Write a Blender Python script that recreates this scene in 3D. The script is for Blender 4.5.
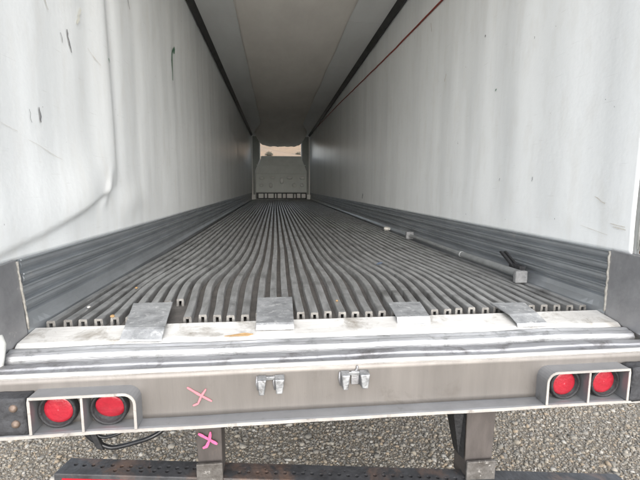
import bpy, bmesh, math, random
import numpy as np
from mathutils import Vector, Matrix, noise as mnoise

for o in list(bpy.data.objects): bpy.data.objects.remove(o)
scene = bpy.context.scene
C = scene.collection
GZ = 1.27                       # trailer floor above the ground; all builders below work in floor coordinates
R = math.radians
rnd = random.Random(7)
nrs = np.random.RandomState(11)

# ------------------------------------------------------------------ camera
cd = bpy.data.cameras.new('camera'); cam = bpy.data.objects.new('camera', cd); C.objects.link(cam)
YAW, PIT, ROL = 0.1086, 0.1301, 0.0029
F = Vector((math.sin(YAW)*math.cos(PIT), math.cos(YAW)*math.cos(PIT), -math.sin(PIT)))
Rt = Vector((math.cos(YAW), -math.sin(YAW), 0)); Up = Rt.cross(F)
R2 = math.cos(ROL)*Rt + math.sin(ROL)*Up; U2 = -math.sin(ROL)*Rt + math.cos(ROL)*Up
M = Matrix((R2, U2, -F)).transposed().to_4x4()
M.translation = Vector((-0.2554, -1.6381, 0.5435+GZ))
cam.matrix_world = M
cd.sensor_width = 36; cd.lens = 36*411.38/640; cd.clip_start = 0.02; cd.clip_end = 2000
scene.camera = cam

# ------------------------------------------------------------------ sky, sun, exposure
SUN_EL, SUN_AZ = 29, 176        # azimuth from +Y, clockwise: mid-height behind the camera, veiled by cloud
w = bpy.data.worlds.new('World'); scene.world = w; w.use_nodes = True
wn = w.node_tree; bg = wn.nodes['Background']
sky = wn.nodes.new('ShaderNodeTexSky'); sky.sky_type = 'NISHITA'; sky.sun_disc = False
sky.sun_elevation = R(SUN_EL); sky.sun_rotation = R(SUN_AZ); sky.air_density = 1.0; sky.dust_density = 1.5; sky.ozone_density = 1.0
hs = wn.nodes.new('ShaderNodeHueSaturation'); hs.inputs['Saturation'].default_value = 0.35
wn.links.new(sky.outputs[0], hs.inputs['Color']); wn.links.new(hs.outputs[0], bg.inputs['Color'])
bg.inputs['Strength'].default_value = 0.15
sl = bpy.data.lights.new('sun', 'SUN'); so = bpy.data.objects.new('sun', sl); C.objects.link(so)
sl.energy = 0.8; sl.angle = R(75); sl.color = (1.0, 0.985, 0.965)
sd = Vector((math.sin(R(SUN_AZ))*math.cos(R(SUN_EL)), math.cos(R(SUN_AZ))*math.cos(R(SUN_EL)), math.sin(R(SUN_EL))))
so.rotation_euler = (-sd).to_track_quat('-Z', 'Y').to_euler(); so.location = sd*30
scene.view_settings.view_transform = 'Standard'; scene.view_settings.look = 'None'
scene.view_settings.gamma = 1.0; scene.view_settings.use_curve_mapping = False
scene.view_settings.exposure = 1.74
scene.render.engine = 'CYCLES'
scene.cycles.max_bounces = 8; scene.cycles.diffuse_bounces = 6; scene.cycles.glossy_bounces = 6

# ------------------------------------------------------------------ materials
MATS = {}
def mat(name, c1, c2=None, rough=0.5, metal=0.0, scale=8.0, stretch=(1,1,1), c3=None, s3=3.0, t3=(0.55,0.75),
        bump=0.0, bscale=60.0, rvar=0.12, spec=0.5, detail=8, island=0.0, coat=0.0):
    m = bpy.data.materials.new(name); m.use_nodes = True; nt = m.node_tree; N = nt.nodes; L = nt.links
    b = N['Principled BSDF']; b.inputs['Metallic'].default_value = metal
    b.inputs['Specular IOR Level'].default_value = spec; b.inputs['Coat Weight'].default_value = coat
    tc = N.new('ShaderNodeTexCoord'); mp = N.new('ShaderNodeMapping'); mp.inputs['Scale'].default_value = stretch
    L.new(tc.outputs['Object'], mp.inputs[0])
    n1 = N.new('ShaderNodeTexNoise'); n1.inputs['Scale'].default_value = scale; n1.inputs['Detail'].default_value = detail
    n1.inputs['Roughness'].default_value = 0.65; L.new(mp.outputs[0], n1.inputs['Vector'])
    r1 = N.new('ShaderNodeValToRGB'); c2 = c2 or tuple(x*0.75 for x in c1)
    r1.color_ramp.elements[0].position = 0.33; r1.color_ramp.elements[1].position = 0.67
    r1.color_ramp.elements[0].color = (*c2, 1); r1.color_ramp.elements[1].color = (*c1, 1)
    L.new(n1.outputs['Fac'], r1.inputs[0]); col = r1.outputs[0]
    if c3:
        n2 = N.new('ShaderNodeTexNoise'); n2.inputs['Scale'].default_value = s3; n2.inputs['Detail'].default_value = 10
        n2.inputs['Roughness'].default_value = 0.7; n2.inputs['Distortion'].default_value = 0.4; L.new(tc.outputs['Object'], n2.inputs['Vector'])
        mr = N.new('ShaderNodeMapRange'); mr.inputs[1].default_value = t3[0]; mr.inputs[2].default_value = t3[1]
        L.new(n2.outputs['Fac'], mr.inputs[0])
        mx = N.new('ShaderNodeMix'); mx.data_type = 'RGBA'; L.new(mr.outputs[0], mx.inputs['Factor'])
        L.new(col, mx.inputs[6]); mx.inputs[7].default_value = (*c3, 1); col = mx.outputs[2]
    if island:
        ge = N.new('ShaderNodeNewGeometry'); hv = N.new('ShaderNodeHueSaturation')
        mr = N.new('ShaderNodeMapRange'); mr.inputs[3].default_value = 1-island; mr.inputs[4].default_value = 1+island
        L.new(ge.outputs['Random Per Island'], mr.inputs[0]); L.new(mr.outputs[0], hv.inputs['Value']); L.new(col, hv.inputs['Color']); col = hv.outputs[0]
    L.new(col, b.inputs['Base Color'])
    mr = N.new('ShaderNodeMapRange'); mr.inputs[3].default_value = max(0.03, rough-rvar); mr.inputs[4].default_value = min(1, rough+rvar)
    n3 = N.new('ShaderNodeTexNoise'); n3.inputs['Scale'].default_value = scale*1.7; n3.inputs['Detail'].default_value = 5; L.new(mp.outputs[0], n3.inputs['Vector'])
    L.new(n3.outputs['Fac'], mr.inputs[0]); L.new(mr.outputs[0], b.inputs['Roughness'])
    if bump:
        n4 = N.new('ShaderNodeTexNoise'); n4.inputs['Scale'].default_value = bscale; n4.inputs['Detail'].default_value = 6; L.new(mp.outputs[0], n4.inputs['Vector'])
        bp = N.new('ShaderNodeBump'); bp.inputs['Strength'].default_value = bump; bp.inputs['Distance'].default_value = 0.01
        L.new(n4.outputs['Fac'], bp.inputs['Height']); L.new(bp.outputs[0], b.inputs['Normal'])
    MATS[name] = m
    return m

def wall_material(name, base, stain):
    """white fibreglass liner: faint vertical run marks, scuffs and specks"""
    m = bpy.data.materials.new(name); m.use_nodes = True; nt = m.node_tree; N = nt.nodes; L = nt.links
    b = N['Principled BSDF']; tc = N.new('ShaderNodeTexCoord')
    def noise(sc, scl, det=8, rot=0.0, dist=0.0):
        mp = N.new('ShaderNodeMapping'); mp.inputs['Scale'].default_value = scl; mp.inputs['Rotation'].default_value = (rot, 0, 0)
        L.new(tc.outputs['Object'], mp.inputs[0])
        n = N.new('ShaderNodeTexNoise'); n.inputs['Scale'].default_value = sc; n.inputs['Detail'].default_value = det
        n.inputs['Roughness'].default_value = 0.6; n.inputs['Distortion'].default_value = dist; L.new(mp.outputs[0], n.inputs['Vector']); return n.outputs['Fac']
    def ramp(f, lo, hi, a=0.0, c=1.0):
        r = N.new('ShaderNodeMapRange'); r.inputs[1].default_value = lo; r.inputs[2].default_value = hi; r.inputs[3].default_value = a; r.inputs[4].default_value = c
        L.new(f, r.inputs[0]); return r.outputs[0]
    def mix(fac, A, col):
        x = N.new('ShaderNodeMix'); x.data_type = 'RGBA'; L.new(fac, x.inputs['Factor'])
        if hasattr(A, 'links'): L.new(A, x.inputs[6])
        else: x.inputs[6].default_value = (*A, 1)
        x.inputs[7].default_value = (*col, 1); return x.outputs[2]
    c = mix(ramp(noise(2.2, (1, 1.6, 0.12), 6), 0.45, 0.75, 0, 0.55), base, tuple(x*0.72 for x in base))      # vertical run bands
    c = mix(ramp(noise(9, (1, 1, 0.35), 9), 0.5, 0.8, 0, 0.35), c, stain)                                     # grubby patches
    for rot, s in ((0.5, (1, 2, 45)), (-0.35, (1, 1.5, 38)), (1.25, (1, 1.6, 42))):                             # scratches
        c = mix(ramp(noise(2.6, s, 3, rot), 0.69, 0.78, 0, 0.3), c, tuple(x*0.55 for x in stain))
    c = mix(ramp(noise(38, (1, 1, 0.6), 2), 0.765, 0.79, 0, 0.8), c, (0.13, 0.13, 0.12))                       # specks
    L.new(c, b.inputs['Base Color'])
    L.new(ramp(noise(5, (1, 1, 0.4)), 0.3, 0.7, 0.30, 0.46), b.inputs['Roughness'])
    bp = N.new('ShaderNodeBump'); bp.inputs['Strength'].default_value = 0.12; bp.inputs['Distance'].default_value = 0.01
    L.new(noise(30, (1, 1, 1), 4), bp.inputs['Height']); L.new(bp.outputs[0], b.inputs['Normal'])
    MATS[name] = m; return m

wall_material('liner', (0.85, 0.865, 0.86), (0.64, 0.615, 0.56))
mat('ceiling', (0.79, 0.795, 0.775), (0.72, 0.72, 0.70), 0.55, scale=2.5, stretch=(1, .3, 1), bump=.1, bscale=20)
mat('chute', (0.82, 0.775, 0.71), (0.74, 0.695, 0.635), 0.7, scale=3, stretch=(1, .4, 1), bump=.15, bscale=25)
mat('dark_trim', (0.05, 0.05, 0.048), (0.035, 0.035, 0.035), 0.5, scale=6)
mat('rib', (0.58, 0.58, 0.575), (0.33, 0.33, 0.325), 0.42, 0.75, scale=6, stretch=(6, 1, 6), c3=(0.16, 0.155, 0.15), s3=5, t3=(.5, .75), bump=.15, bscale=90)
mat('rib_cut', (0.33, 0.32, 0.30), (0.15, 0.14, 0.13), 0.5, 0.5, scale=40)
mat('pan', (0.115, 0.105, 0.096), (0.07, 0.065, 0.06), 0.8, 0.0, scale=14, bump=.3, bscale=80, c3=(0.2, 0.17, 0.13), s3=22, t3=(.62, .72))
mat('scuff', (0.47, 0.495, 0.52), (0.36, 0.38, 0.40), 0.36, 0.7, scale=7, stretch=(1.5, .5, 1.5), c3=(0.55, 0.54, 0.52), s3=9, t3=(.60, .75), bump=.05, bscale=70)
mat('post_plate', (0.36, 0.36, 0.37), (0.26, 0.26, 0.27), 0.45, 0.6, scale=7, c3=(.5, .49, .47), s3=16, t3=(.62, .75), bump=.12)
mat('weld', (0.42, 0.40, 0.36), (0.22, 0.21, 0.19), 0.6, 0.2, scale=60, bump=.3)
mat('sill_white', (0.80, 0.79, 0.76), (0.62, 0.60, 0.57), 0.42, 0.35, scale=7, stretch=(.5, 1.5, 3), c3=(0.30, 0.27, 0.23), s3=7, t3=(.52, .70), bump=.15, bscale=50)
mat('bright_alu', (0.64, 0.64, 0.65), (0.40, 0.405, 0.415), 0.42, 0.75, scale=7, stretch=(.5, 3, 8), c3=(.22, .22, .22), s3=9, t3=(.52, .68), bump=.2, bscale=45)
mat('ledge', (0.40, 0.40, 0.41), (0.26, 0.26, 0.27), 0.5, 0.6, scale=5, stretch=(.6, 3, 8), c3=(.12, .112, .108), s3=8, t3=(.50, .68), bump=.2, bscale=50)
mat('lip', (0.50, 0.475, 0.44), (0.34, 0.32, 0.30), 0.45, 0.3, scale=9, c3=(.2, .18, .16), s3=14, t3=(.58, .72))
mat('top_edge', (0.8, 0.78, 0.75), (0.6, 0.58, 0.55), 0.4, 0.4, scale=9, c3=(.3, .27, .24), s3=14, t3=(.6, .72))
mat('face', (0.215, 0.198, 0.183), (0.17, 0.157, 0.145), 0.46, 0.45, scale=3, stretch=(3.5, 1, .35), c3=(0.125, 0.11, 0.095), s3=5, t3=(.55, .75), bump=.06, bscale=50)
mat('flange', (0.275, 0.278, 0.285), (0.215, 0.217, 0.222), 0.5, 0.5, scale=6, c3=(.14, .13, .12), s3=9, t3=(.6, .75), bump=.1)
mat('keeper', (0.36, 0.365, 0.37), (0.17, 0.175, 0.18), 0.5, 0.6, scale=45, c3=(.08, .075, .07), s3=40, t3=(.52, .68), bump=.2)
mat('hold', (0.46, 0.465, 0.47), (0.24, 0.245, 0.25), 0.45, 0.5, scale=16, c3=(.66, .66, .65), s3=34, t3=(.55, .68), bump=.2, bscale=60)
mat('rubber', (0.022, 0.022, 0.024), (0.012, 0.012, 0.013), 0.65, 0, scale=40, bump=.4, bscale=60)
mat('bumper_rubber', (0.045, 0.046, 0.05), (0.02, 0.02, 0.022), 0.75, 0, scale=25, c3=(.11, .105, .1), s3=14, t3=(.6, .75), bump=.9, bscale=35)
mat('bolt', (0.20, 0.15, 0.12), (0.11, 0.08, 0.06), 0.6, 0.5, scale=60)
mat('lens', (0.35, 0.016, 0.030), (0.27, 0.011, 0.021), 0.34, 0, scale=30, bump=.22, bscale=90, coat=.25, c3=(.42, .03, .04), s3=25, t3=(.6, .8))
mat('pink', (0.62, 0.17, 0.20), (0.50, 0.16, 0.18), 0.7, 0, scale=60)
mat('pink_wax', (0.80, 0.13, 0.30), (0.62, 0.09, 0.2), 0.7, 0, scale=60)
mat('post_brown', (0.095, 0.082, 0.076), (0.06, 0.052, 0.048), 0.6, 0.1, scale=9, stretch=(2, 2, .6), c3=(.16, .12, .09), s3=14, t3=(.6, .75), bump=.2, bscale=50)
mat('bar_dark', (0.06, 0.061, 0.065), (0.03, 0.03, 0.032), 0.55, 0.1, scale=14, c3=(.13, .085, .065), s3=4, t3=(.50, .66), bump=.35, bscale=45)
mat('worn_steel', (0.17, 0.16, 0.15), (0.07, 0.062, 0.055), 0.6, 0.3, scale=22, c3=(.5, .48, .45), s3=30, t3=(.58, .68), bump=.4, bscale=50)
mat('tape_red', (0.5, 0.012, 0.025), (0.35, 0.01, 0.02), 0.35, 0, scale=20)
mat('tape_white', (0.7, 0.7, 0.68), (0.5, 0.5, 0.48), 0.35, 0, scale=20)
mat('cable', (0.018, 0.019, 0.022), (0.012, 0.012, 0.013), 0.35, 0, scale=30)
mat('red_line', (0.33, 0.05, 0.033), (0.2, 0.035, 0.025), 0.5, 0, scale=20)
mat('rust_edge', (0.24, 0.13, 0.07), (0.12, 0.07, 0.04), 0.8, 0, scale=40, c3=(.6, .58, .54), s3=30, t3=(.5, .6), bump=.4)
mat('white_paint', (0.78, 0.78, 0.77), (0.66, 0.66, 0.64), 0.4, 0, scale=4)
mat('gasket', (0.6, 0.6, 0.57), (0.35, 0.35, 0.33), 0.6, 0, scale=25)
mat('bulkhead', (0.74, 0.775, 0.745), (0.67, 0.70, 0.67), 0.5, 0, scale=5)
mat('pale', (0.9, 0.89, 0.86), (0.84, 0.83, 0.8), 0.5, 0, scale=12)
mat('cheek', (0.34, 0.36, 0.34), (0.28, 0.30, 0.28), 0.5, 0, scale=5)
mat('boss_highlight', (0.85, 0.87, 0.84), (0.75, 0.77, 0.74), 0.4, 0, scale=5)  # paler than the bulkhead: highlights on the bosses put into the colour
mat('bar_steel', (0.42, 0.43, 0.43), (0.30, 0.31, 0.31), 0.42, 0.6, scale=12, c3=(.14, .12, .1), s3=14, t3=(.58, .74))
mat('pad', (0.24, 0.24, 0.24), (0.14, 0.14, 0.14), 0.8, 0, scale=30, bump=.3)
mat('mark_dark', (0.15, 0.15, 0.16), (0.33, 0.33, 0.33), 0.6, 0, scale=80)
mat('mark_green', (0.05, 0.16, 0.09), (0.12, 0.24, 0.16), 0.6, 0, scale=70)
mat('mark_yellow', (0.78, 0.755, 0.65), (0.83, 0.82, 0.77), 0.5, 0, scale=50)
mat('mark_brown', (0.58, 0.54, 0.48), (0.68, 0.66, 0.62), 0.6, 0, scale=70)
mat('mark_blue', (0.07, 0.11, 0.17), (0.11, 0.13, 0.17), 0.6, 0, scale=70)
mat('stone_pale', (0.62, 0.60, 0.55), (0.5, 0.47, 0.42), 0.8, 0, scale=40)
mat('straw', (0.34, 0.22, 0.10), (0.26, 0.16, 0.07), 0.8, 0, scale=60)
mat('earth', (0.19, 0.162, 0.125), (0.125, 0.107, 0.085), 0.9, 0, scale=18, c3=(.19, .165, .13), s3=55, t3=(.5, .62), bump=.8, bscale=70)
mat('hill', (0.23, 0.165, 0.11), (0.16, 0.118, 0.08), 0.95, 0, scale=.35, c3=(.13, .11, .075), s3=.8, t3=(.58, .66), bump=.3, bscale=3)
mat('bush', (0.075, 0.07, 0.05), (0.05, 0.047, 0.034), 0.8, 0, scale=3)
mat('tyre', (0.03, 0.03, 0.032), (0.02, 0.02, 0.02), 0.8, 0, scale=20)
def gravel_material():
    m = mat('gravel', (0.25, 0.222, 0.178), (0.14, 0.128, 0.11), 0.85, 0, scale=45, bump=.3, bscale=160)
    nt = m.node_tree; N = nt.nodes; L = nt.links; b = N['Principled BSDF']
    old = b.inputs['Base Color'].links[0].from_socket
    ge = N.new('ShaderNodeNewGeometry'); cr = N.new('ShaderNodeValToRGB'); cr.color_ramp.interpolation = 'CONSTANT'
    pal = [(.20, .19, .175), (.36, .315, .245), (.14, .14, .135), (.46, .42, .36), (.30, .245, .18), (.24, .235, .225), (.40, .29, .18), (.58, .56, .52), (.17, .165, .15), (.33, .31, .275)]
    e = cr.color_ramp.elements; e[0].color = (*pal[0], 1); e[1].position = .1; e[1].color = (*pal[1], 1)
    for i in range(2, 10):
        q = e.new(i/10 + (0.02 if i == 7 else 0)); q.color = (*pal[i], 1)
    L.new(ge.outputs['Random Per Island'], cr.inputs[0])
    mx = N.new('ShaderNodeMix'); mx.data_type = 'RGBA'; mx.inputs['Factor'].default_value = .58
    for q in cr.color_ramp.elements: q.color = (*[v*.84 for v in q.color[:3]], 1)
    L.new(cr.outputs[0], mx.inputs[6]); L.new(old, mx.inputs[7]); L.new(mx.outputs[2], b.inputs['Base Color'])
gravel_material()

# ------------------------------------------------------------------ helpers
def link(o, parent=None, kind=None, label=None, cat=None, group=None):
    C.objects.link(o)
    if parent: o.parent = parent
    for k, v in (('kind', kind), ('label', label), ('category', cat), ('group', group)):
        if v: o[k] = v
    return o
def obj(name, verts, faces, m, parent=None, smooth=False, bevel=0.0, seg=2, mats=None, fm=None, **kw):
    me = bpy.data.meshes.new(name)
    me.from_pydata([(v[0], v[1], v[2]+GZ) for v in verts], [], faces)
    for q in (mats or [m]): me.materials.append(MATS[q])
    if fm is not None: me.polygons.foreach_set('material_index', fm)
    if smooth: me.polygons.foreach_set('use_smooth', [True]*len(me.polygons))
    bm = bmesh.new(); bm.from_mesh(me); bmesh.ops.recalc_face_normals(bm, faces=bm.faces); bm.to_mesh(me); bm.free()
    o = bpy.data.objects.new(name, me); link(o, parent, **kw)
    if bevel:
        b = o.modifiers.new('bevel', 'BEVEL'); b.width = bevel; b.segments = seg; b.limit_method = 'ANGLE'; b.angle_limit = R(35)
    return o
def box(x0, x1, y0, y1, z0, z1):
    v = [(x, y, z) for x in (x0, x1) for y in (y0, y1) for z in (z0, z1)]
    return v, [(0, 1, 3, 2), (4, 6, 7, 5), (0, 4, 5, 1), (2, 3, 7, 6), (0, 2, 6, 4), (1, 5, 7, 3)]
def hexa(b4, t4):
    """eight corners: bottom quad, top quad"""
    return list(b4)+list(t4), [(0, 3, 2, 1), (4, 5, 6, 7), (0, 1, 5, 4), (1, 2, 6, 5), (2, 3, 7, 6), (3, 0, 4, 7)]
def join(*parts):
    V, Fc = [], []
    for v, f in parts:
        n = len(V); V += list(v); Fc += [tuple(i+n for i in q) for q in f]
    return V, Fc
def sweep(path, prof, closed=True, caps=True):
    """rings: list of lists of points (same length)"""
    V, Fc = [], []; k = len(prof[0]) if prof else 0
    for ring in path:
        V += ring
    k = len(path[0]); n = len(path)
    for i in range(n-1):
        for j in range(k if closed else k-1):
            a = i*k+j; b = i*k+(j+1) % k
            Fc.append((a, b, b+k, a+k))
    if caps and closed:
        Fc.append(tuple(range(k-1, -1, -1))); Fc.append(tuple((n-1)*k+j for j in range(k)))
    return V, Fc
def extr_x(prof, xs, jit=0.0, seed=0.0, wav=1.0):
    """closed (y,z) profile swept along x, with a slow wander so that no edge is ruler-straight"""
    rings = []
    for x in xs:
        dy = jit*mnoise.noise((x*2.3*wav, seed, 0)); dz = jit*mnoise.noise((x*2.9*wav, seed, 5))
        rings.append([(x, y+dy+jit*.35*mnoise.noise((x*9, y*60, seed)), z+dz+jit*.35*mnoise.noise((x*9, y*60, seed+9))) for y, z in prof])
    return sweep(rings, None or [[0]])
def tube(pts, r, k=10, rads=None):
    pts = [Vector(q) for q in pts]; rings = []; n = len(pts)
    up = Vector((0, 0, 1))
    for i, q in enumerate(pts):
        t = (pts[min(i+1, n-1)]-pts[max(i-1, 0)]).normalized()
        u = up if abs(t.z) < .9 else Vector((1, 0, 0))
        a = t.cross(u).normalized(); b = t.cross(a)
        rr = rads[i] if rads else r
        rings.append([tuple(q+a*rr*math.cos(2*math.pi*j/k)+b*rr*math.sin(2*math.pi*j/k)) for j in range(k)])
    return sweep(rings, [[0]])
def lathe_y(cx, y0, cz, prof, k=32):
    """profile (radius, y offset) turned about the y axis, closed ends where radius is 0"""
    V, Fc = [], []; n = len(prof)
    for r, dy in prof:
        V += [(cx+r*math.cos(2*math.pi*j/k), y0+dy, cz+r*math.sin(2*math.pi*j/k)) for j in range(k)]
    for i in range(n-1):
        for j in range(k):
            a = i*k+j; b = i*k+(j+1) % k; Fc.append((a, b, b+k, a+k))
    Fc.append(tuple(range(k))); Fc.append(tuple((n-1)*k+j for j in range(k)))
    return V, Fc
def empty(name, loc, label, cat, group=None):
    o = bpy.data.objects.new(name, None); o.location = loc; o.empty_display_size = .3
    return link(o, None, None, label, cat, group)
def frange(a, b, s):
    n = max(1, round((b-a)/s)); return [a+(b-a)*i/n for i in range(n+1)]
def sst(a, b, x):
    t = min(1, max(0, (x-a)/(b-a))); return t*t*(3-2*t)

W = 1.23; HC = 2.626; LEN = 15.8

# ------------------------------------------------------------------ ground and the land beyond
def ground_mesh():
    # finer near the trailer, one sheet out to the horizon
    cs = [-600, -300, -150, -70, -40, -20, -10, -6]+frange(-4, 5, .25)+[7, 10, 20, 40, 80, 150, 300, 600]
    V = []; n = len(cs)
    for x in cs:
        for y in cs:
            near = abs(x) < 6 and abs(y) < 6
            z = -GZ+(0.018*mnoise.noise((x*1.3, y*1.3, 3))-.004 if near else 0)
            V.append((x, y, z))
    Fc = [(i*n+j, (i+1)*n+j, (i+1)*n+j+1, i*n+j+1) for i in range(n-1) for j in range(n-1)]
    return V, Fc
obj('ground', *ground_mesh(), 'earth', smooth=True, kind='structure')
def hill_mesh():
    V = []; xs = frange(-70, 75, 2.5); ys = frange(38, 120, 2.5); n = len(ys)
    for x in xs:
        for y in ys:
            t = sst(40, 95, y)*(0.8+.2*math.sin(x*.06))*sst(-70, -40, x)*(1-sst(50, 75, x))
            V.append((x, y, -GZ-.25+15*t+1.1*mnoise.noise((x*.12, y*.12, 1))*t*3))
    return V, [(i*n+j, (i+1)*n+j, (i+1)*n+j+1, i*n+j+1) for i in range(len(xs)-1) for j in range(n-1)]
obj('hill', *hill_mesh(), 'hill', smooth=True, kind='structure')
def gravel_mesh():
    t = (1+5**.5)/2
    ico = np.array([(-1, t, 0), (1, t, 0), (-1, -t, 0), (1, -t, 0), (0, -1, t), (0, 1, t), (0, -1, -t), (0, 1, -t), (t, 0, -1), (t, 0, 1), (-t, 0, -1), (-t, 0, 1)], float)
    ico /= np.linalg.norm(ico[0])
    fc = np.array([(0, 11, 5), (0, 5, 1), (0, 1, 7), (0, 7, 10), (0, 10, 11), (1, 5, 9), (5, 11, 4), (11, 10, 2), (10, 7, 6), (7, 1, 8), (3, 9, 4), (3, 4, 2), (3, 2, 6), (3, 6, 8), (3, 8, 9), (4, 9, 5), (2, 4, 11), (6, 2, 10), (8, 6, 7), (9, 8, 1)])
    zones = [((-2.7, 3.3), (.15, 1.75), 82000), ((-4, 4.8), (-2.8, 3.4), 24000)]
    P = np.concatenate([np.column_stack([nrs.uniform(*zx, n), nrs.uniform(*zy, n)]) for zx, zy, n in zones]); n = len(P)
    r = np.clip(np.exp(nrs.normal(math.log(.0050), .48, n)), .003, .026)
    sc = np.column_stack([r*nrs.uniform(.8, 1.35, n), r*nrs.uniform(.8, 1.35, n), r*nrs.uniform(.5, .9, n)])
    V = ico[None]*(1+nrs.uniform(-.36, .36, (n, 12, 1)))*sc[:, None, :]
    a = nrs.uniform(0, 2*math.pi, n); b = nrs.normal(0, .35, n)
    ca, sa, cb, sb = np.cos(a), np.sin(a), np.cos(b), np.sin(b)
    x, y, z = V[..., 0].copy(), V[..., 1].copy(), V[..., 2].copy()
    y, z = y*cb[:, None]-z*sb[:, None], y*sb[:, None]+z*cb[:, None]
    x, y = x*ca[:, None]-y*sa[:, None], x*sa[:, None]+y*ca[:, None]
    gz = np.array([.018*mnoise.noise((q[0]*1.3, q[1]*1.3, 3))-.004 for q in P])
    V = np.stack([x+P[:, :1], y+P[:, 1:], z+(gz+r*.18)[:, None]], -1).reshape(-1, 3)
    Fc = (fc[None]+12*np.arange(n)[:, None, None]).reshape(-1, 3)
    me = bpy.data.meshes.new('gravel')
    me.vertices.add(len(V)); me.vertices.foreach_set('co', V.astype(np.float32).ravel())
    me.loops.add(len(Fc)*3); me.loops.foreach_set('vertex_index', Fc.astype(np.int32).ravel())
    me.polygons.add(len(Fc)); me.polygons.foreach_set('loop_start', np.arange(0, len(Fc)*3, 3, dtype=np.int32))
    me.polygons.foreach_set('loop_total', np.full(len(Fc), 3, dtype=np.int32))
    me.update(calc_edges=True); me.validate(); me.materials.append(MATS['gravel'])
    return me
link(bpy.data.objects.new('gravel', gravel_mesh()), kind='stuff', label='loose grey and tan gravel covering the ground under the trailer', cat='gravel')

# ------------------------------------------------------------------ the trailer
T = empty('semi_trailer', (0, 0, 0), 'worn white-lined refrigerated semi trailer seen into its open rear end', 'trailer')

# --- walls: warped liner sheets
_ph = [(rnd.uniform(4, 26), rnd.uniform(0, 6.3), rnd.uniform(.4, 1)) for _ in range(14)]
def wave(y, z, s):
    v = 0
    for k, p, a in _ph: v += a*math.sin(k*y*(.8 if s > 0 else 1.13)+p*s+.25*math.sin(1.7*z+p))
    return .00065*v + .005*mnoise.noise((y*1.1, z*.9, 4*s)) + .0025*mnoise.noise((y*4.5, z*1.2, 9*s))
def inward(y, z, s):
    """how far the liner stands proud of the wall plane; s=-1 left, +1 right"""
    d = .012+wave(y, z, s)*sst(.27, .42, z)
    if s < 0:
        k = sst(.50, .66, z)                                        # the long vertical fold
        yc = .985+.03*math.sin(1.9*z)
        d += k*(.0145*math.exp(-((y-yc+.05)/.13)**2)*(1-sst(yc-.045, yc+.045, y)) - .006*math.exp(-((y-yc-.07)/.06)**2))
        t = (.95-y)/1.05                                            # the crumpled, bulging foot
        zl = .555-.235*max(-.2, min(1.15, t))-.03*math.sin(3.1*max(0, min(1, t)))
        wy = (1-sst(.62, 1.06, y))*(.62+.38*sst(.1, .6, y))
        if z > zl: d += .032*math.exp(-((z-zl-.03)/.20)**2)*wy
        else: d += .032*math.exp(-((.03)/.20)**2)*wy*(1-sst(0, .03, zl-z))
        d += .016*math.exp(-((y-.83-.5*(z-.5))/.045)**2-((z-.52)/.09)**2)
        d += .016*math.exp(-((y-1.25)/.25)**2-((z-.44)/.10)**2)
    return d
def liner(s):
    ys = frange(-.1 if s > 0 else -.24, 2.6, .02)+frange(2.65, 15.75, .075); zs = frange(.268, .8, .014)+frange(.83, HC+.02, .04)
    n = len(zs); V = []
    for y in ys:
        for z in zs: V.append((s*(W-inward(y, z, s)), y, z))
    Fc = [(i*n+j, (i+1)*n+j, (i+1)*n+j+1, i*n+j+1) for i in range(len(ys)-1) for j in range(n-1)]
    o = obj('wall_liner', V, Fc, 'liner', T, smooth=True)
    so_ = o.modifiers.new('thickness', 'SOLIDIFY'); so_.thickness = .004; so_.offset = -1 if False else 0
    return o
LINER = {s: liner(s) for s in (-1, 1)}
def wall_mark(s, pts, width, m, name='scuff_mark'):
    """a scuff on the liner: thin ribbon following the warped sheet; pts (y, z)"""
    V = []; n = len(pts); Fc = []
    for i, (y, z) in enumerate(pts):
        y1, z1 = pts[min(i+1, n-1)]; y0, z0 = pts[max(i-1, 0)]
        dy, dz = y1-y0, z1-z0; q = math.hypot(dy, dz) or 1; ny, nz = -dz/q, dy/q
        ww = width*(.5+.5*math.sin(math.pi*(i+.4)/(n-.2)))*rnd.uniform(.6, 1.2)/2
        for sg in (-1, 1):
            yy, zz = y+sg*ny*ww, z+sg*nz*ww
            V.append((s*(W-inward(yy, zz, s)-.007), yy, zz))
    for i in range(n-1): Fc.append((2*i, 2*i+1, 2*i+3, 2*i+2))
    return obj(name, V, Fc, m, LINER[s])
def line(a, b, n=7, j=.006): return [(a[0]+(b[0]-a[0])*i/(n-1)+rnd.uniform(-j, j), a[1]+(b[1]-a[1])*i/(n-1)) for i in range(n)]
wall_mark(-1, line((.50, 1.265), (.53, 1.17)), .013, 'mark_dark')
wall_mark(-1, line((.45, 1.23), (.455, 1.19), 4), .005, 'mark_dark')
wall_mark(-1, line((.21, .86), (.215, .80), 6), .012, 'mark_dark')
wall_mark(-1, line((.14, .84), (.15, .79), 4), .004, 'mark_dark')
wall_mark(-1, [(2.72, 1.87), (2.66, 1.85), (2.60, 1.80), (2.58, 1.72), (2.59, 1.62), (2.58, 1.54)], .030, 'mark_green')
wall_mark(-1, [(2.72, 1.88), (2.69, 1.84), (2.66, 1.83)], .05, 'mark_green')
wall_mark(-1, line((.955, 1.27), (.985, 1.25), 4), .010, 'mark_green')
wall_mark(-1, line((.62, 1.33), (.67, 1.42), 9, .012), .022, 'mark_yellow')
wall_mark(-1, line((1.38, 1.80), (1.43, 1.72), 5), .010, 'mark_dark')
wall_mark(-1, line((-.06, .77), (.05, .745), 7), .002, 'mark_brown')
wall_mark(-1, line((.72, 1.25), (.86, 1.20), 7), .004, 'mark_brown')
wall_mark(-1, line((.12, .72), (.36, .66), 9), .002, 'mark_brown')
wall_mark(-1, line((.30, 1.36), (.36, 1.29), 6), .006, 'mark_brown')
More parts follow.
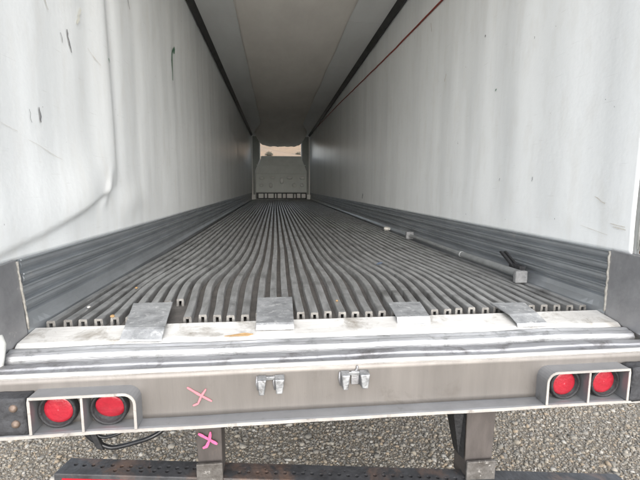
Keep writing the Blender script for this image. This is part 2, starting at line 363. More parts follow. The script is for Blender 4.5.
for (a, b, ww, m) in [((1.235, 1.59), (1.245, 1.575), .011, 'mark_dark'), ((1.06, 1.19), (1.072, 1.178), .008, 'mark_green'), 
                      ((.02, .385), (-.06, .376), .004, 'mark_brown'), ((.00, .372), (-.07, .364), .005, 'mark_brown'), ((.20, .36), (.03, .332), .002, 'mark_brown'),
                      ((2.3, 2.06), (2.27, 1.97), .015, 'mark_brown'), ((.60, .60), (.605, .575), .006, 'mark_dark'),
                      ((.95, .60), (.955, .58), .005, 'mark_dark'), ((5.2, .42), (5.25, .34), .05, 'mark_dark'), ((1.9, 1.5), (1.93, 1.44), .012, 'mark_brown'),
                      ((.12, .50), (.06, .47), .006, 'mark_brown'),]:
    wall_mark(1, line(a, b, 6, .004), ww, m)

# --- outer skin, roof, front wall with its opening
for s in (-1, 1):
    x0, x1 = sorted((s*1.236, s*1.29))
    obj('outer_wall', *box(x0, x1, -.1, LEN+.1, -.12, 2.74), 'white_paint', T)
obj('roof', *box(-1.236, 1.236, -.1, LEN+.1, 2.655, 2.74), 'white_paint', T)
fw = join(box(-1.236, -.84, LEN, LEN+.1, -.12, 2.655), box(.84, 1.236, LEN, LEN+.1, -.12, 2.655),
          box(-.84, .84, LEN, LEN+.1, -.12, 1.62), box(-.84, .84, LEN, LEN+.1, 2.42, 2.655))
obj('front_wall', *fw, 'white_paint', T)
# ceiling in panels, dark corner rails
for i in range(8):
    y0 = -.1+i*1.985; obj('ceiling_panel', *box(-1.215, 1.215, y0, y0+1.98, 2.63, 2.65), 'ceiling', T, bevel=.002)
for s in (-1, 1):
    x0, x1 = sorted((s*1.105, s*1.205))
    prof = [(s*1.205, 2.628), (s*1.205, 2.566), (s*1.192, 2.566), (s*1.155, 2.612), (s*1.14, 2.628)]
    obj('ceiling_rail', *sweep([[(x, y, z) for x, z in prof] for y in (-.1, 5, 10, LEN-.02)], [[0]]), 'dark_trim', T)
# hanging fabric air chute
def chute():
    V = []; ys = frange(-.05, 15.25, .12); us = frange(-1, 1, .05); n = len(us)
    for y in ys:
        e = sst(12.2, 15.2, y); hw = .70+.33*e; sag = .055+.02*math.sin(.9*y)+.45*e
        for u in us:
            x = hw*u+.012*mnoise.noise((y*.9, u, 2))
            prof = (1-abs(u)**(2+3*e))
            z = 2.622-sag*prof - .012*mnoise.noise((y*2.2, u*3, 7))*prof - .02*mnoise.noise((y*.7, u*2, 1))*prof
            if y > 15.2: z += .05*mnoise.noise((u*6, 3, 1))
            V.append((x, y, z))
    return V, [(i*n+j, (i+1)*n+j, (i+1)*n+j+1, i*n+j+1) for i in range(len(ys)-1) for j in range(n-1)]
ch = obj('air_chute', *chute(), 'chute', T, smooth=True)
q = ch.modifiers.new('thickness', 'SOLIDIFY'); q.thickness = .003
# red line fixed along the wall, climbing to the ceiling
pts = []
for y in frange(-.05, 13.5, .15):
    z = np.interp(y, [-.05, 2.0, 3.6, 5.5, 7.8, 12.6, 13.5], [2.10, 2.150, 2.200, 2.285, 2.39, 2.56, 2.59])
    pts.append((W-inward(y, z, 1)-.010, y, float(z)+.004*mnoise.noise((y*3, 0, 0))))
obj('red_cord', *tube(pts, .0085, 8), 'red_line', T, smooth=True)

# --- scuff panels along the foot of each wall: stacked extruded rails
for s in (-1, 1):
    pn = obj('scuff_panel', *box(*sorted((s*1.232, s*1.222)), -.01, LEN-.02, -.03, .272), 'scuff', T)
    zb = [.268, .216, .166, .112, .062]
    for i in range(5):
        zt = zb[i]; zl = zb[i+1]+.007 if i < 4 else .012
        d = .012+.006*(i % 2)
        prof = [(1.222, zt), (1.222-d-.003, zt-.001), (1.222-d-.005, zt-.005), (1.222-d-.001, zt-.010), (1.222-d+.001, zt-.013), (1.222-d-.003, (zt+zl)/2), (1.222-d, zl+.012), (1.222-d*.4, zl+.002), (1.222, zl)]
        if i == 4: prof = [(1.222, zt), (1.222-d, zt-.008), (1.204, .030), (1.186, .004), (1.186, -.03), (1.222, -.03)]
        rings = []
        for y in frange(-.004, .2, .034)+frange(.25, 3, .1)+frange(3.5, LEN-.03, .6):
            j = .0015*mnoise.noise((y*1.5, i*3, s)); k = .0012*mnoise.noise((y*2.1, i*3+7, s))
            tp = sst(-.01, .16, y) if i == 4 else 1
            rings.append([(s*(1.204+(x-1.204)*tp+j if x < 1.204 else x+j), y, z+k) for x, z in prof])
        obj('scuff_rail', *sweep(rings, [[0]]), 'scuff', pn, bevel=.0012 if i < 4 else 0)

# --- floor: pan and bent hat-section ribs
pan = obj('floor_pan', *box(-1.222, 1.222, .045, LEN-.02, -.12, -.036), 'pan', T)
def bend(x, y, i):
    A = 1.35*np.interp(x, [-1.2, -1.0, -.9, -.65, -.5, -.36, -.1, .1, .25, .5, .75, 1.0, 1.2], [0, -.008, -.035, -.055, -.035, -.006, 0, .022, .045, .045, .032, .01, 0])
    g = A*(math.exp(-((y-.72)/.5)**2)-math.exp(-((.085-.72)/.5)**2)*(1-sst(.0, .9, y)))
    sp = -x*.045*sst(.3, 2.4, y)
    return float(g)+sp+.004*mnoise.noise((y*1.4, i*.5, 0))*sst(0, .3, y)+.0025*mnoise.noise((y*3.3, i*7.7, 3))
RW, RH, TH = .0162, .036, .0098
for i in range(40):
    x0 = -1.162+i*2.324/39
    ystart = .085+rnd.uniform(-.012, .014)
    if -.79 < x0 < -.66: ystart = .33+rnd.uniform(0, .03)
    wob = rnd.uniform(-.0015, .0015)
    prof = [(-RW-.002, 0), (-RW, RH-.003), (-RW+.003, RH), (RW-.003, RH), (RW, RH-.003), (RW+.002, 0), (RW-TH, 0), (RW-TH, RH-TH), (-RW+TH, RH-TH), (-RW+TH, 0)]
    rings = []
    for y in frange(ystart, 2.6, .06)+frange(2.9, LEN-.1, .7):
        dx = bend(x0, y, i); t = .10*mnoise.noise((y*1.2, i*3.1, 1))*math.exp(-y/2)
        hz = .0016*mnoise.noise((y*2.5, i*1.9, 2))+wob
        rings.append([(x0+dx+px+t*(pz-.01), y, -.0355+pz*(1+hz*20)) for px, pz in prof])
    v, f = sweep(rings, [[0]])
    f = [q for q in f if len(q) == 4]; k = 10; n = len(v)-k
    f += [(0, 9, 8, 1), (1, 8, 7, 4), (4, 7, 6, 5), (1, 4, 3, 2)] + [(n, n+1, n+8, n+9), (n+1, n+4, n+7, n+8), (n+4, n+5, n+6, n+7), (n+1, n+2, n+3, n+4)]
    fm = [0]*(len(f)-8)+[1]*4+[0]*4
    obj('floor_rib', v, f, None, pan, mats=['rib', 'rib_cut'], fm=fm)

# --- rear sill, from the floor edge back to the face
XS = frange(-1.20, 1.20, .04)
obj('sill_beam', *extr_x([(.044, -.10), (.044, -.020), (.036, -.013), (-.085, -.030), (-.102, -.042), (-.104, -.10)], XS, .003, 1.0), 'sill_white', T, bevel=.002)
obj('threshold_bar', *extr_x([(-.107, -.10), (-.107, -.050), (-.114, -.037), (-.128, -.034), (-.142, -.041), (-.150, -.040), (-.165, -.046), (-.172, -.058), (-.172, -.10)], XS, .005, 2.0), 'bright_alu', T, smooth=False, bevel=.003)
XL = frange(-1.285, 1.285, .04)
obj('sill_ledge', *extr_x([(-.188, -.12), (-.188, -.070), (-.196, -.061), (-.225, -.064), (-.230, -.071), (-.256, -.075), (-.262, -.12)], XL, .005, 3.0), 'ledge', T, bevel=.0025)
obj('sill_gutter', *box(-1.20, 1.20, -.187, -.1725, -.12, -.088), 'pan', T)
FY = -.278
lipo = obj('top_lip', *extr_x([(-.263, -.088), (-.263, -.070), (-.270, -.065), (-.278, -.065), (-.2845, -.069), (-.2855, -.074), (-.280, -.078), (-.274, -.088)], XL, .0022, 4.0), 'top_edge', T, bevel=.0015)
# pressed rear channel with bottom flange; face gently dished
def face():
    V = []; zs = [-.077, -.10, -.13, -.16, -.19, -.22, -.238]; n = len(zs)
    for x in XL:
        for z in zs:
            V.append((x, FY+.004*mnoise.noise((x*2.2, z*5, 8))+.0015*mnoise.noise((x*7, z*12, 2)), z))
    return V, [(i*n+j, i*n+j+1, (i+1)*n+j+1, (i+1)*n+j) for i in range(len(XL)-1) for j in range(n-1)]
fc = obj('rear_channel', *face(), 'face', T, smooth=True)
q = fc.modifiers.new('thickness', 'SOLIDIFY'); q.thickness = .008; q.offset = -1
fl = obj('bottom_flange', *extr_x([(-.262, -.250), (-.262, -.238), (-.326, -.240), (-.334, -.243), (-.335, -.249), (-.330, -.252)], XL, .003, 6.0), 'flange', T, bevel=.0015)
obj('flange_edge', *extr_x([(-.3345, -.252), (-.3345, -.241), (-.3375, -.2425), (-.3375, -.251)], XL, .003, 6.0), 'lip', fl)
# seam weld and stains on the face
wb = [(.024+.003*math.sin(i*1.3), FY-.004, -.082-.006*i) for i in range(7)]
obj('weld_seam', *tube(wb, .004, 6, [.003, .005, .004, .006, .004, .005, .003]), 'ledge', fc, smooth=True)

# --- lamp boxes with two lamps each
def plate_path(pts, th, y0, y1):
    """pts (x,z) open path -> wall of thickness th between y0,y1"""
    n = len(pts); inn, out = [], []
    for i, (x, z) in enumerate(pts):
        x1, z1 = pts[min(i+1, n-1)]; xa, za = pts[max(i-1, 0)]; dx, dz = x1-xa, z1-za; q = math.hypot(dx, dz)
        out.append((x-dz/q*th/2, z+dx/q*th/2)); inn.append((x+dz/q*th/2, z-dx/q*th/2))
    rings = [[(o_[0], y0, o_[1]), (o_[0], y1, o_[1]), (i_[0], y1, i_[1]), (i_[0], y0, i_[1])] for o_, i_ in zip(out, inn)]
    return sweep(rings, [[0]])
def x_of(s, a): return s*a
for s in (-1, 1):
    ps = [(s*1.030, -.2385), (s*1.030, -.13), (s*1.030, -.119)]
    ps += [(s*(1.030-.31*k/6), -.119) for k in range(1, 6)]
    for k in range(7):
        a = math.pi/2*k/6; ps.append((s*(.748-.036*math.sin(a)), -.155+.036*math.cos(a)))
    ps.append((s*.712, -.2385))
    lb = obj('lamp_box', *plate_path(ps, .007, FY+.002, -.336), 'flange', T, bevel=.0012)
    # rim strip, lighter than the box
    obj('box_rim', *plate_path(ps, .0085, -.3365, -.3395), 'lip', lb)
    obj('divider', *box(*sorted((s*.8695, s*.876)), -.336, FY+.002, -.239, -.124), 'flange', lb)
    obj('divider_rim', *box(*sorted((s*.8690, s*.8765)), -.3395, -.3365, -.239, -.124), 'lip', lb)
    for j, xc in enumerate((.965, .806)):
        cx = s*xc; tilt = 0
        name = 'tail_light'
        g = obj(name, *lathe_y(cx, FY, -.1815, [(.0, .0), (.0590, -.002), (.0600, -.008), (.0595, -.024), (.0570, -.029), (.0525, -.030), (.0490, -.027), (.0475, -.012), (.0, -.010)]), 'rubber', T, smooth=True)
        ln = obj('red_lens', *lathe_y(cx, FY, -.1815, [(.0, -.0104), (.0465, -.0104), (.0468, -.013), (.0445, -.016), (.036, -.018), (.02, -.0195), (.004, -.020), (.0, -.020)], 40), 'lens', g, smooth=True)
        if s < 0 and j == 1:      # loose lamp sitting high and tipped in its grommet
            for ob in (g, ln): pass
            ln.matrix_parent_inverse = Matrix.Identity(4)
            cc = Vector((cx, FY-.012, -.1815+GZ)); ln.matrix_basis = Matrix.Translation((.004, -.007, .004)) @ Matrix.Translation(cc) @ Matrix.Rotation(R(17), 4, 'X') @ Matrix.Translation(-cc)
# rubber dock bumpers at both ends
def lumpy_box(x0, x1, y0, y1, z0, z1, n, amp, seed):
    bm = bmesh.new(); bmesh.ops.create_cube(bm, size=1)
    bmesh.ops.subdivide_edges(bm, edges=bm.edges, cuts=n, use_grid_fill=True)
    for v in bm.verts:
        p = Vector((x0+(v.co.x+.5)*(x1-x0), y0+(v.co.y+.5)*(y1-y0), z0+(v.co.z+.5)*(z1-z0)))
        v.co = p+amp*Vector((mnoise.noise(p*28+Vector((seed, 0, 0))), mnoise.noise(p*28+Vector((0, seed, 0))), mnoise.noise(p*28+Vector((0, 0, seed)))))
    bm.verts.index_update(); V = [tuple(v.co) for v in bm.verts]; Fc = [tuple(v.index for v in f.verts) for f in bm.faces]; bm.free()
    return V, Fc
db = obj('dock_bumper', *lumpy_box(-1.275, -1.043, -.332, FY-.004, -.240, -.118, 7, .0025, 1), 'bumper_rubber', T, smooth=True, bevel=0)
for (bx_, bz) in ((-1.078, -.150), (-1.075, -.203), (-1.22, -.15), (-1.22, -.203)):
    obj('bolt', *lathe_y(bx_, -.331, bz, [(.013, .004), (.013, -.003), (.010, -.007), (.0, -.008)], 12), 'bolt', db, smooth=True)
obj('dock_bumper', *lumpy_box(1.040, 1.275, -.338, FY-.004, -.245, -.116, 9, .009, 5), 'bumper_rubber', T, smooth=True)

# --- lock keepers welded on the face
def keeper(xa, xb, zt, zb, seed):
    k = obj('lock_keeper', *box(xa+.004, xb-.004, FY-.012, FY-.002, zt-.016, zt-.004), 'keeper', T, bevel=.002)
    for (p, q, dz) in ((xa, xa+.030, 0), (xb-.034, xb, .002)):
        v, f = hexa([(p+.003, FY-.002, zb+dz), (q-.005, FY-.002, zb+dz), (q-.008, FY-.040, zb+dz+.002), (p+.006, FY-.040, zb+dz+.002)],
                    [(p, FY-.002, zt), (q, FY-.002, zt), (q, FY-.034, zt-.006), (p, FY-.034, zt-.006)])
        obj('lug', v, f, 'keeper', k, bevel=.003)
        obj('lug_weld', *tube([(p-.002, FY-.003, zt-.004), (p-.003, FY-.004, (zt+zb)/2), (p+.001, FY-.003, zb+.004)], .004, 6, [.003, .005, .003]), 'ledge', k, smooth=True)
    return k
keeper(-.322, -.230, -.102, -.160, 1)
keeper(-.034, .066, -.098, -.156, 2)
obj('stain_plate', *box(.004, .030, FY-.0075, FY-.002, -.150, -.100), 'ledge', fc, bevel=.002)

# --- crossed chalk marks (paint strokes standing off the surface by a millimetre)
def stroke(pts, wd, y, m, parent, name='paint_stroke'):
    V = []; n = len(pts); Fc = []
    for i, (x, z) in enumerate(pts):
        x1, z1 = pts[min(i+1, n-1)]; x0, z0 = pts[max(i-1, 0)]; dx, dz = x1-x0, z1-z0; q = math.hypot(dx, dz)
        ww = wd*(.6 if i in (0, n-1) else 1)*rnd.uniform(.8, 1.15)/2
        for sg in (-1, 1):
            V.append((x-sg*dz/q*ww, y, z+sg*dx/q*ww)); 
        for sg in (-1, 1):
            V.append((x-sg*dz/q*ww, y+.002, z+sg*dx/q*ww))
    for i in range(n-1):
        a = 4*i; Fc += [(a, a+1, a+5, a+4), (a+2, a+6, a+7, a+3), (a, a+4, a+6, a+2), (a+1, a+3, a+7, a+5)]
    return obj(name, V, Fc, m, parent)
def seg(*k, n=5):
    out = []
    for a, b in zip(k[:-1], k[1:]):
        out += [(a[0]+(b[0]-a[0])*i/n, a[1]+(b[1]-a[1])*i/n) for i in range(n)]
    return out+[k[-1]]
stroke(seg((-.558, -.133), (-.520, -.160), (-.478, -.187)), .0075, FY-.0055, 'pink', fc)
stroke(seg((-.496, -.141), (-.512, -.165), (-.524, -.192), (-.541, -.199)), .0065, FY-.0065, 'pink', fc)

# --- rear posts, welds, gasket, header
for s in (-1, 1):
    sx = lambda a: s*a
    pp = obj('rear_post', *box(*sorted((s*1.236, s*1.29)), -.262, -.103, -.11, 2.74), 'white_paint', T, bevel=.004)
    plv = hexa([(s*1.236, -.006, -.09), (s*1.236, -.258, -.058), (s*1.203, -.250, -.058), (s*1.203, -.006, -.03)],
               [(s*1.236, -.040 if s < 0 else -.006, .272), (s*1.236, -.258, .262), (s*1.203, -.250, .262), (s*1.203, -.040 if s < 0 else -.006, .272)])
    pl = obj('post_plate', *plv, 'post_plate', T, bevel=.003)
    pts = []; rr = []
    for k in range(22):
        t = k/21; y = (-.004 if s > 0 else -.002-.036*t); pts.append((s*(1.201+.002*rnd.random()), y+rnd.uniform(-.002, .002), -.005+.27*t)); rr.append(.0035+.003*rnd.random())
    obj('weld_bead', *tube(pts, .005, 7, rr), 'weld', pl, smooth=True)
    obj('post_gasket', *tube([(s*1.232, -.112, .29), (s*1.230, -.112, .8), (s*1.231, -.112, 1.6), (s*1.231, -.112, 2.6)], .007, 8), 'gasket', pp, smooth=True)
    obj('rust_strip', *box(*sorted((s*1.2365, s*1.226)), -.150, -.122, .272, .33), 'rust_edge', pp, bevel=.002)
pts = [(-1.190, -.205, -.075), (-1.196, -.185, -.03), (-1.198, -.170, .0), (-1.204, -.16, .03)]
obj('seal_end', *tube(pts, .014, 8, [.012, .016, .015, .006]), 'gasket', T, smooth=True)
obj('header', *box(-1.236, 1.236, -.262, -.103, 2.60, 2.74), 'white_paint', T, bevel=.004)

# --- hold-down plates bent over the sill
def plate(qa, qb, qc, qd, drop, lab, th=.006, zt=.003, zf=.0):
    """qa,qb far corners, qc,qd near corners (x,y); then the tongue bent down over the sill"""
    up = [(qa[0], qa[1], zt+.004), (qb[0], qb[1], zt+.004), (qd[0], qd[1], zf+.003), (qc[0], qc[1], zf+.003)]
    n = 6; rings = []
    def L_(a, b, t): return (a[0]+(b[0]-a[0])*t, a[1]+(b[1]-a[1])*t)
    st = []
    for k in range(n+1):
        t = k/n; a = L_(qa, qc, t); b = L_(qb, qd, t); st.append((a, b, zt+.004+(zf-zt-.001)*t))
    for dy, dz in drop:
        st.append(((qc[0]+.02*dy, qc[1]+dy), (qd[0]-.02*dy, qd[1]+dy), zf+.003+dz))
    V = []; m = 6
    for i, (a, b, z) in enumerate(st):
        ring = []
        for j in range(m+1):
            p = L_(a, b, j/m); ring.append((p[0], p[1], z+.0015*mnoise.noise((p[0]*20, p[1]*20, 4))))
        V.append(ring)
    rings = []
    for i, ring in enumerate(V):
        a = ring; b = [(p[0], p[1], p[2]-th) if i <= n else (p[0], p[1]+th, p[2]-.002) for p in reversed(ring)]
        rings.append(a+b)
    return obj('hold_down_plate', *sweep(rings, [[0]]), 'hold', T, label=lab, bevel=.0015)
plate((-.91, .285), (-.735, .29), (-.838, -.040), (-.684, -.052), [(-.012, -.004), (-.052, -.030), (-.056, -.036)], 'skewed grey plate bent down over the pale sill')
plate((-.345, .325), (-.178, .326), (-.336, -.040), (-.186, -.043), [(-.010, -.006), (-.018, -.024)], 'square grey plate with a bright folded front edge')
plate((.262, .18), (.416, .18), (.245, -.020), (.386, -.022), [(-.006, -.008), (-.014, -.026), (-.030, -.030)], 'grey plate with a curled bright lip')
plate((.737, .130), (.900, .122), (.735, -.030), (.868, -.026), [(-.014, -.006), (-.064, -.020), (-.072, -.034)], 'grey plate lying flat down the face of the sill')

# --- underride guard
G = T
gl = Vector((-1.10, .0, -.548)); gr = Vector((1.17, -.195, -.652))           # far top edge of the bar
ax = (gr-gl).normalized(); back = Vector((ax.y, -ax.x, 0)).normalized(); dn = ax.cross(back).normalized()
if dn.z > 0: dn = -dn
if back.y > 0: back = -back
BW, BH = .095, .10
def gpt(a, b, c): return gl+ax*a+back*b+dn*c       # along, towards the viewer, down
GLn = (gr-gl).length
v, f = hexa([gpt(0, 0, BH), gpt(GLn, 0, BH), gpt(GLn, BW, BH), gpt(0, BW, BH)], [gpt(.012, 0, 0), gpt(GLn-.012, 0, 0), gpt(GLn, BW, 0), gpt(0, BW, 0)])
bar = obj('guard_bar', v, f, 'bar_dark', G, bevel=.004)
bmh = []
def hole(a, b, r=.0085):
    k = 10; top = [tuple(gpt(a+r*math.cos(2*math.pi*j/k), b+r*math.sin(2*math.pi*j/k), -.004)) for j in range(k)]
    bot = [tuple(gpt(a+r*math.cos(2*math.pi*j/k), b+r*math.sin(2*math.pi*j/k), .022)) for j in range(k)]
    bmh.append(sweep([top, bot], [[0]]))
for i in range(14): hole(.055+i*.036+rnd.uniform(-.004, .004), .040+.006*(i % 2)+rnd.uniform(-.003, .003)); 
for i in range(6): hole(.22+i*.05, .066+rnd.uniform(-.003, .003))
for i in range(26): hole(.70+i*.036, .056+rnd.uniform(-.004, .004)); 
for i in range(8): hole(.72+i*.08, .036+rnd.uniform(-.003, .003), .0045)
for i in range(12): hole(1.78+i*.04, .06)
hc = obj('hole_cutter', *join(*bmh), 'rubber')
bo = bar.modifiers.new('holes', 'BOOLEAN'); bo.object = hc; bo.operation = 'DIFFERENCE'; bo.solver = 'EXACT'
bpy.context.view_layer.update()
dg = bpy.context.evaluated_depsgraph_get(); me2 = bpy.data.meshes.new_from_object(bar.evaluated_get(dg))
bar.modifiers.clear(); bar.data = me2; bpy.data.objects.remove(hc)
# reflective tape on the face of the bar: red and white lengths
cuts = frange(0.03, GLn-.03, .28)
for i, (a, b) in enumerate(zip(cuts[:-1], cuts[1:])):
    v, f = hexa([gpt(a+.001, BW-.001, .075), gpt(b-.001, BW-.001, .075), gpt(b-.001, BW+.0015, .075), gpt(a+.001, BW+.0015, .075)],
                [gpt(a+.001, BW-.001, .018), gpt(b-.001, BW-.001, .018), gpt(b-.001, BW+.0015, .018), gpt(a+.001, BW+.0015, .018)])
    obj('tape_strip', v, f, 'tape_red' if i % 2 == 0 else 'tape_white', bar)
def post(xa, xb, y0, y1, ztop, zmid, zbot, gus):
    v, f = hexa([(xa+.012, y0+.02, zbot), (xb-.002, y0+.02, zbot), (xb-.002, y1+.02, zbot), (xa+.012, y1+.02, zbot)], [(xa, y0, ztop), (xb, y0, ztop), (xb, y1, ztop), (xa, y1, ztop)])
    p = obj('guard_post', v, f, 'post_brown', G, bevel=.004)
    v, f = hexa([(xa+.006, y0-.006, zbot-.08), (xb+.002, y0-.006, zbot-.08), (xb+.002, y0+.004, zbot-.08), (xa+.006, y0+.004, zbot-.08)],
                [(xa+.006, y0-.012, zmid), (xb+.002, y0-.012, zmid), (xb+.002, y0+.001, zmid), (xa+.006, y0+.001, zmid)])
    obj('post_foot', v, f, 'worn_steel', p, bevel=.003)
    return p
pL = post(-.570, -.468, -.150, -.055, -.235, -.505, -.62, 1)
v, f = hexa([(-.467, -.10, -.40), (-.455, -.10, -.40), (-.455, -.09, -.40), (-.467, -.09, -.40)], [(-.467, -.14, -.24), (-.448, -.14, -.24), (-.448, -.06, -.24), (-.467, -.06, -.24)])
obj('gusset', v, f, 'rubber', pL)
stroke(seg((-.553, -.383), (-.520, -.405), (-.484, -.430)), .010, -.1555, 'pink_wax', pL)
stroke(seg((-.508, -.378), (-.512, -.410), (-.524, -.436), (-.538, -.442)), .010, -.1565, 'pink_wax', pL)
pR = post(.487, .612, -.192, -.09, -.235, -.545, -.66, 1)
v, f = hexa([(.480, -.15, -.545), (.489, -.18, -.545), (.489, -.10, -.545), (.480, -.10, -.545)], [(.425, -.17, -.24), (.489, -.18, -.24), (.489, -.06, -.24), (.425, -.06, -.24)])
obj('gusset', v, f, 'rubber', pR)
# wiring hanging under the lamp box
pts = [(-1.03, -.02, -.40), (-1.015, -.01, -.45), (-.985, .0, -.49), (-.94, .0, -.515), (-.90, .0, -.515), (-.84, .0, -.502), (-.78, .0, -.485), (-.73, .02, -.462), (-.71, .05, -.42), (-.70, .09, -.35), (-.70, .12, -.28)]
def smooth_path(p, n=4):
    P = [Vector(q) for q in p]; out = []
    for i in range(len(P)-1):
        a = P[max(i-1, 0)]; b = P[i]; c = P[i+1]; d = P[min(i+2, len(P)-1)]
        for k in range(n):
            t = k/n; out.append(.5*((2*b)+(c-a)*t+(2*a-5*b+4*c-d)*t*t+(3*b-a-3*c+d)*t**3))
    return out+[P[-1]]
obj('wire_loop', *tube(smooth_path(pts), .0095, 8), 'cable', T, smooth=True)
pts = [(-.99, -.02, -.30), (-1.0, 0, -.40), (-.985, 0, -.455), (-.95, .0, -.470), (-.90, .0, -.458), (-.86, .02, -.44), (-.83, .05, -.40), (-.82, .08, -.30)]
obj('wire_loop', *tube(smooth_path(pts), .007, 8), 'cable', T, smooth=True)
v, f = hexa([(-.985, -.015, -.51), (-.955, -.015, -.52), (-.955, .01, -.52), (-.985, .01, -.51)], [(-1.01, -.015, -.43), (-.99, -.015, -.425), (-.99, .01, -.425), (-1.01, .01, -.43)])
obj('wire_clip', v, f, 'rubber', T, bevel=.004)
# --- chassis: cross members, axles, wheels, legs (out of the photograph's sight, carry the trailer)
for y in frange(.5, 15.3, 1.2): obj('cross_member', *box(-1.2, 1.2, y, y+.06, -.235, -.121), 'post_brown', T)
for s in (-1, 1):
    obj('frame_rail', *box(*sorted((s*.44, s*.54)), -.06, 7.0, -.36, -.236), 'post_brown', T)
for y in (4.2, 5.45):
    obj('axle', *tube([(-1.1, y, -.76), (1.1, y, -.76)], .065, 12), 'post_brown', T, smooth=True)
    for s in (-1, 1):
        for xo in (.78, 1.10):
            prof = [(.29, -.12), (.30, -.13), (.46, -.135), (.50, -.115), (.512, -.05), (.512, .05), (.50, .115), (.46, .135), (.30, .13), (.29, .12)]
            V = []; Fc = []; k = 40; n = len(prof)
            for r_, dx in prof: V += [(s*xo+dx, y+r_*math.cos(2*math.pi*j/k), -.758+r_*math.sin(2*math.pi*j/k)) for j in range(k)]
            Fc = [(i*k+j, i*k+(j+1) % k, ((i+1) % n)*k+(j+1) % k, ((i+1) % n)*k+j) for i in range(n) for j in range(k)]
            wh = obj('wheel', V, Fc, 'tyre', T, smooth=True)
            V = []; 
            for r_, dx in ((.0, .0), (.1, .01), (.2, -.02), (.295, .05), (.295, -.10)): V += [(s*(xo+dx), y+r_*math.cos(2*math.pi*j/k), -.758+r_*math.sin(2*math.pi*j/k)) for j in range(k)]
            obj('rim', V, [(i*k+j, i*k+(j+1) % k, (i+1)*k+(j+1) % k, (i+1)*k+j) for i in range(4) for j in range(k)], 'flange', wh, smooth=True)
for s in (-1, 1):
    obj('landing_leg', *join(box(*sorted((s*.6, s*.74)), 12.4, 12.54, -1.22, -.2), box(*sorted((s*.55, s*.79)), 12.35, 12.59, -1.27, -1.22)), 'post_brown', T, bevel=.006)

# --- bulkhead at the far end
def extr_y(poly, y0, y1):
    n = len(poly); V = [(x, y0, z) for x, z in poly]+[(x, y1, z) for x, z in poly]
    return V, [tuple(range(n)), tuple(range(2*n-1, n-1, -1))]+[(i, (i+1) % n, n+(i+1) % n, n+i) for i in range(n)]
bh = obj('bulkhead', *extr_y([(-1.02, .28), (1.04, .28), (1.04, 1.12), (.99, 1.25), (.87, 1.55), (.84, 1.74), (-.80, 1.74), (-.82, 1.55), (-.95, 1.25), (-1.02, 1.12)], 15.30, 15.38), 'bulkhead', T, bevel=.02)
for (x, z, a, b) in ((-.78, .86, .10, .06), (-.34, .88, .09, .06), (.02, .76, .08, .13), (.34, .88, .12, .07), (.86, .87, .11, .07), (-.80, .57, .08, .06), (-.42, .57, .07, .10), (.52, .58, .08, .08), (.84, .58, .08, .07)):
    k = 18; rings = [[(x+a*r_*math.cos(2*math.pi*j/k), y, z+b*r_*math.sin(2*math.pi*j/k)) for j in range(k)] for r_, y in ((1, 15.301), (.85, 15.27), (.55, 15.262))]
    obj('raised_boss', *sweep(rings, [[0]]), 'boss_highlight', bh, smooth=True)
obj('step_ridge', *box(-.98, 1.0, 15.27, 15.302, 1.36, 1.39), 'bulkhead', bh, bevel=.01)
obj('step_ridge', *box(-1.0, 1.02, 15.27, 15.302, 1.02, 1.05), 'bulkhead', bh, bevel=.01)
obj('vent_shade_sheet', *box(-1.02, 1.04, 15.405, 15.415, .02, .279), 'dark_trim', bh)  # dark sheet added for the shade in the openings between the blocks
x = -.92
for wd in (.20, .09, .22, .06, .16, .12, .24, .07, .14, .16):
    obj('vent_block', *box(x, x+wd, 15.31, 15.40, .06, .22+.02*rnd.random()), 'pale', bh, bevel=.008); x += wd+.05
for s, xa in ((-1, 1.13), (1, 1.13)):
    obj('edge_strip', *box(*sorted((s*xa, s*(xa+.035))), 15.30, 15.36, .02, 2.52), 'pale', bh, bevel=.005)
    obj('side_cheek', *extr_y([(s*1.128, .06), (s*1.128, 2.52), (s*.86, 2.52), (s*.86, 1.62), (s*1.05, 1.15), (s*1.05, .06)], 15.42, 15.47), 'cheek', bh)
    obj('strip_foot', *box(*sorted((s*1.05, s*1.19)), 15.26, 15.298, .0, .20), 'pale', bh, bevel=.008)

# ------------------------------------------------------------------ loose things in the trailer
cb = empty('cargo_bar', (1.13, .5, GZ), 'grey telescopic cargo bar lying on the ribs against the dark scuff rails', 'cargo bar')
def part(name, v, f, m, **k):
    o = obj(name, v, f, m, None, **k); o.parent = cb; o.matrix_parent_inverse = Matrix.Translation((-1.13, -.5, -GZ)); return o
part('outer_tube', *tube([(1.125, .53, .052), (1.115, 1.28, .045)], .021, 16), 'bar_steel', smooth=False, bevel=.002)
part('inner_tube', *tube([(1.115, 1.26, .045), (1.130, 2.46, .040)], .0155, 16), 'bar_steel', bevel=.002)
part('tube_collar', *tube([(1.1153, 1.235, .0452), (1.1148, 1.275, .045)], .0235, 16), 'bar_steel', bevel=.002)
part('foot_pad', *box(1.088, 1.160, .500, .530, .003, .072), 'pad', bevel=.006)
part('foot_pad', *box(1.088, 1.165, 2.455, 2.49, .003, .078), 'pad', bevel=.006)
part('ratchet_body', *box(1.137, 1.176, .545, .66, .058, .090), 'rubber', bevel=.005)
for dx in (0, .028):
    part('ratchet_handle', *hexa([(1.135+dx, .60, .075), (1.147+dx, .60, .075), (1.147+dx, .63, .072), (1.135+dx, .63, .072)], [(1.128+dx, .74, .150), (1.140+dx, .74, .150), (1.140+dx, .765, .142), (1.128+dx, .765, .142)]), 'rubber', bevel=.003)
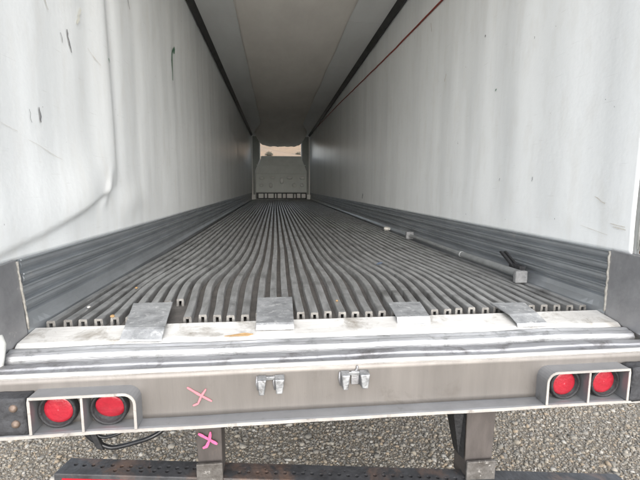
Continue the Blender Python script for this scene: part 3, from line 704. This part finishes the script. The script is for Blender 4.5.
def pebble(name, x, y, z, r, m, label, cat, sq=.7, seed=0, group=None):
    bm = bmesh.new(); bmesh.ops.create_icosphere(bm, subdivisions=2, radius=1)
    zz = []
    for v in bm.verts:
        n = 1+.35*mnoise.noise(v.co*1.6+Vector((seed, 1, 2))); v.co = Vector((v.co.x*r*n, v.co.y*r*n*1.2, v.co.z*r*n*sq)); zz.append(v.co.z)
    bm.verts.index_update(); lo = min(zz); V = [(v.co.x+x, v.co.y+y, v.co.z+z-lo) for v in bm.verts]; Fc = [tuple(q.index for q in f.verts) for f in bm.faces]; bm.free()
    return obj(name, V, Fc, m, label=label, cat=cat, group=group)
pebble('stone', 1.10, 3.25, .003, .038, 'stone_pale', 'pale stone lying far back on the ribs by the cargo bar', 'stone', seed=3)
pebble('stone', .03, .235, .002, .006, 'straw', 'tan crumb on a rib in the middle of the floor edge', 'stone', seed=5)
pebble('stone', -.99, .58, .002, .007, 'straw', 'small tan crumb on the ribs near the dented wall', 'stone', seed=6)
pebble('stone', -.935, .105, -.002, .009, 'straw', 'orange crumb beside the leftmost plate at the rib ends', 'stone', seed=7)
pebble('stone', -1.085, .24, .002, .007, 'stone_pale', 'tiny white chip on the ribs at the left floor corner', 'stone', seed=8)
def chip(name, x, y, z, l, wd, a, m, label):
    ca, sa = math.cos(a), math.sin(a); b = []
    P = [(-l/2, -.1*wd), (-l/5, -wd/2), (l/3, -wd*.35), (l/2, .1*wd), (l/5, wd/2), (-l/3, wd*.4)]
    V = [(x+p*ca-q_*sa, y+p*sa+q_*ca, z+.003*math.sin(i*2)) for i, (p, q_) in enumerate(P)]; V += [(a_, b_, c_+.003) for a_, b_, c_ in V]
    return obj(name, V, [tuple(range(5, -1, -1)), tuple(range(6, 12))]+[(i, (i+1) % 6, 6+(i+1) % 6, 6+i) for i in range(6)], m, label=label, cat='debris')
chip('wood_splinter', -.40, -.088, -.028, .11, .018, .12, 'straw', 'thin tan wood splinter on the pale sill left of the square plate')
chip('dry_leaf', -1.055, -.180, -.083, .06, .014, .1, 'straw', 'dry orange leaf scrap in the gutter at the left end of the sill')
chip('blue_tint_chip', .47, 1.15, .004, .10, .022, .9, 'mark_blue', 'thin bluish piece added for a tint across the ribs')  # added piece that carries a bluish tint of the ribs

# low scrub on the hill seen through the front opening
def bush(x, y, r, label):
    zz = -GZ
    t = sst(40, 95, y)*(0.8+.2*math.sin(x*.06))*sst(-70, -40, x)*(1-sst(50, 75, x)); zz = -GZ-.25+15*t+1.1*mnoise.noise((x*.12, y*.12, 1))*t*3
    b = empty('bush', (x, y, zz+GZ), label, 'bush', 'scrub on the far hill')
    V, Fc = [], []
    for k in range(500):
        d = Vector((rnd.gauss(0, 1), rnd.gauss(0, 1), abs(rnd.gauss(0, .8)))); d = d.normalized()*r*rnd.uniform(.3, 1)*(1+.3*mnoise.noise(d.normalized()*2)); s_ = r*.12
        c = Vector((x, y, zz+.1))+d; u = Vector((rnd.gauss(0, 1), rnd.gauss(0, 1), rnd.gauss(0, 1))).normalized(); v = u.orthogonal().normalized()
        n = len(V); V += [c-u*s_, c+v*s_*.6, c+u*s_, c-v*s_*.6]; Fc.append((n, n+1, n+2, n+3))
    o = obj('crown', V, Fc, 'bush', None); o.parent = b; o.matrix_parent_inverse = Matrix.Translation((-x, -y, -zz-GZ))
    o = obj('trunk', *tube([(x, y, zz-.2), (x+.05, y, zz+r*.5)], .08, 6, [.1, .04]), 'post_brown', None); o.parent = b; o.matrix_parent_inverse = Matrix.Translation((-x, -y, -zz-GZ))
bush(-3.6, 62, .8, 'dark shrub at the left of the far opening')
bush(-1.2, 70, .7, 'small shrub left of centre in the far opening')
bush(4.0, 74, .55, 'small shrub at the right of the far opening')
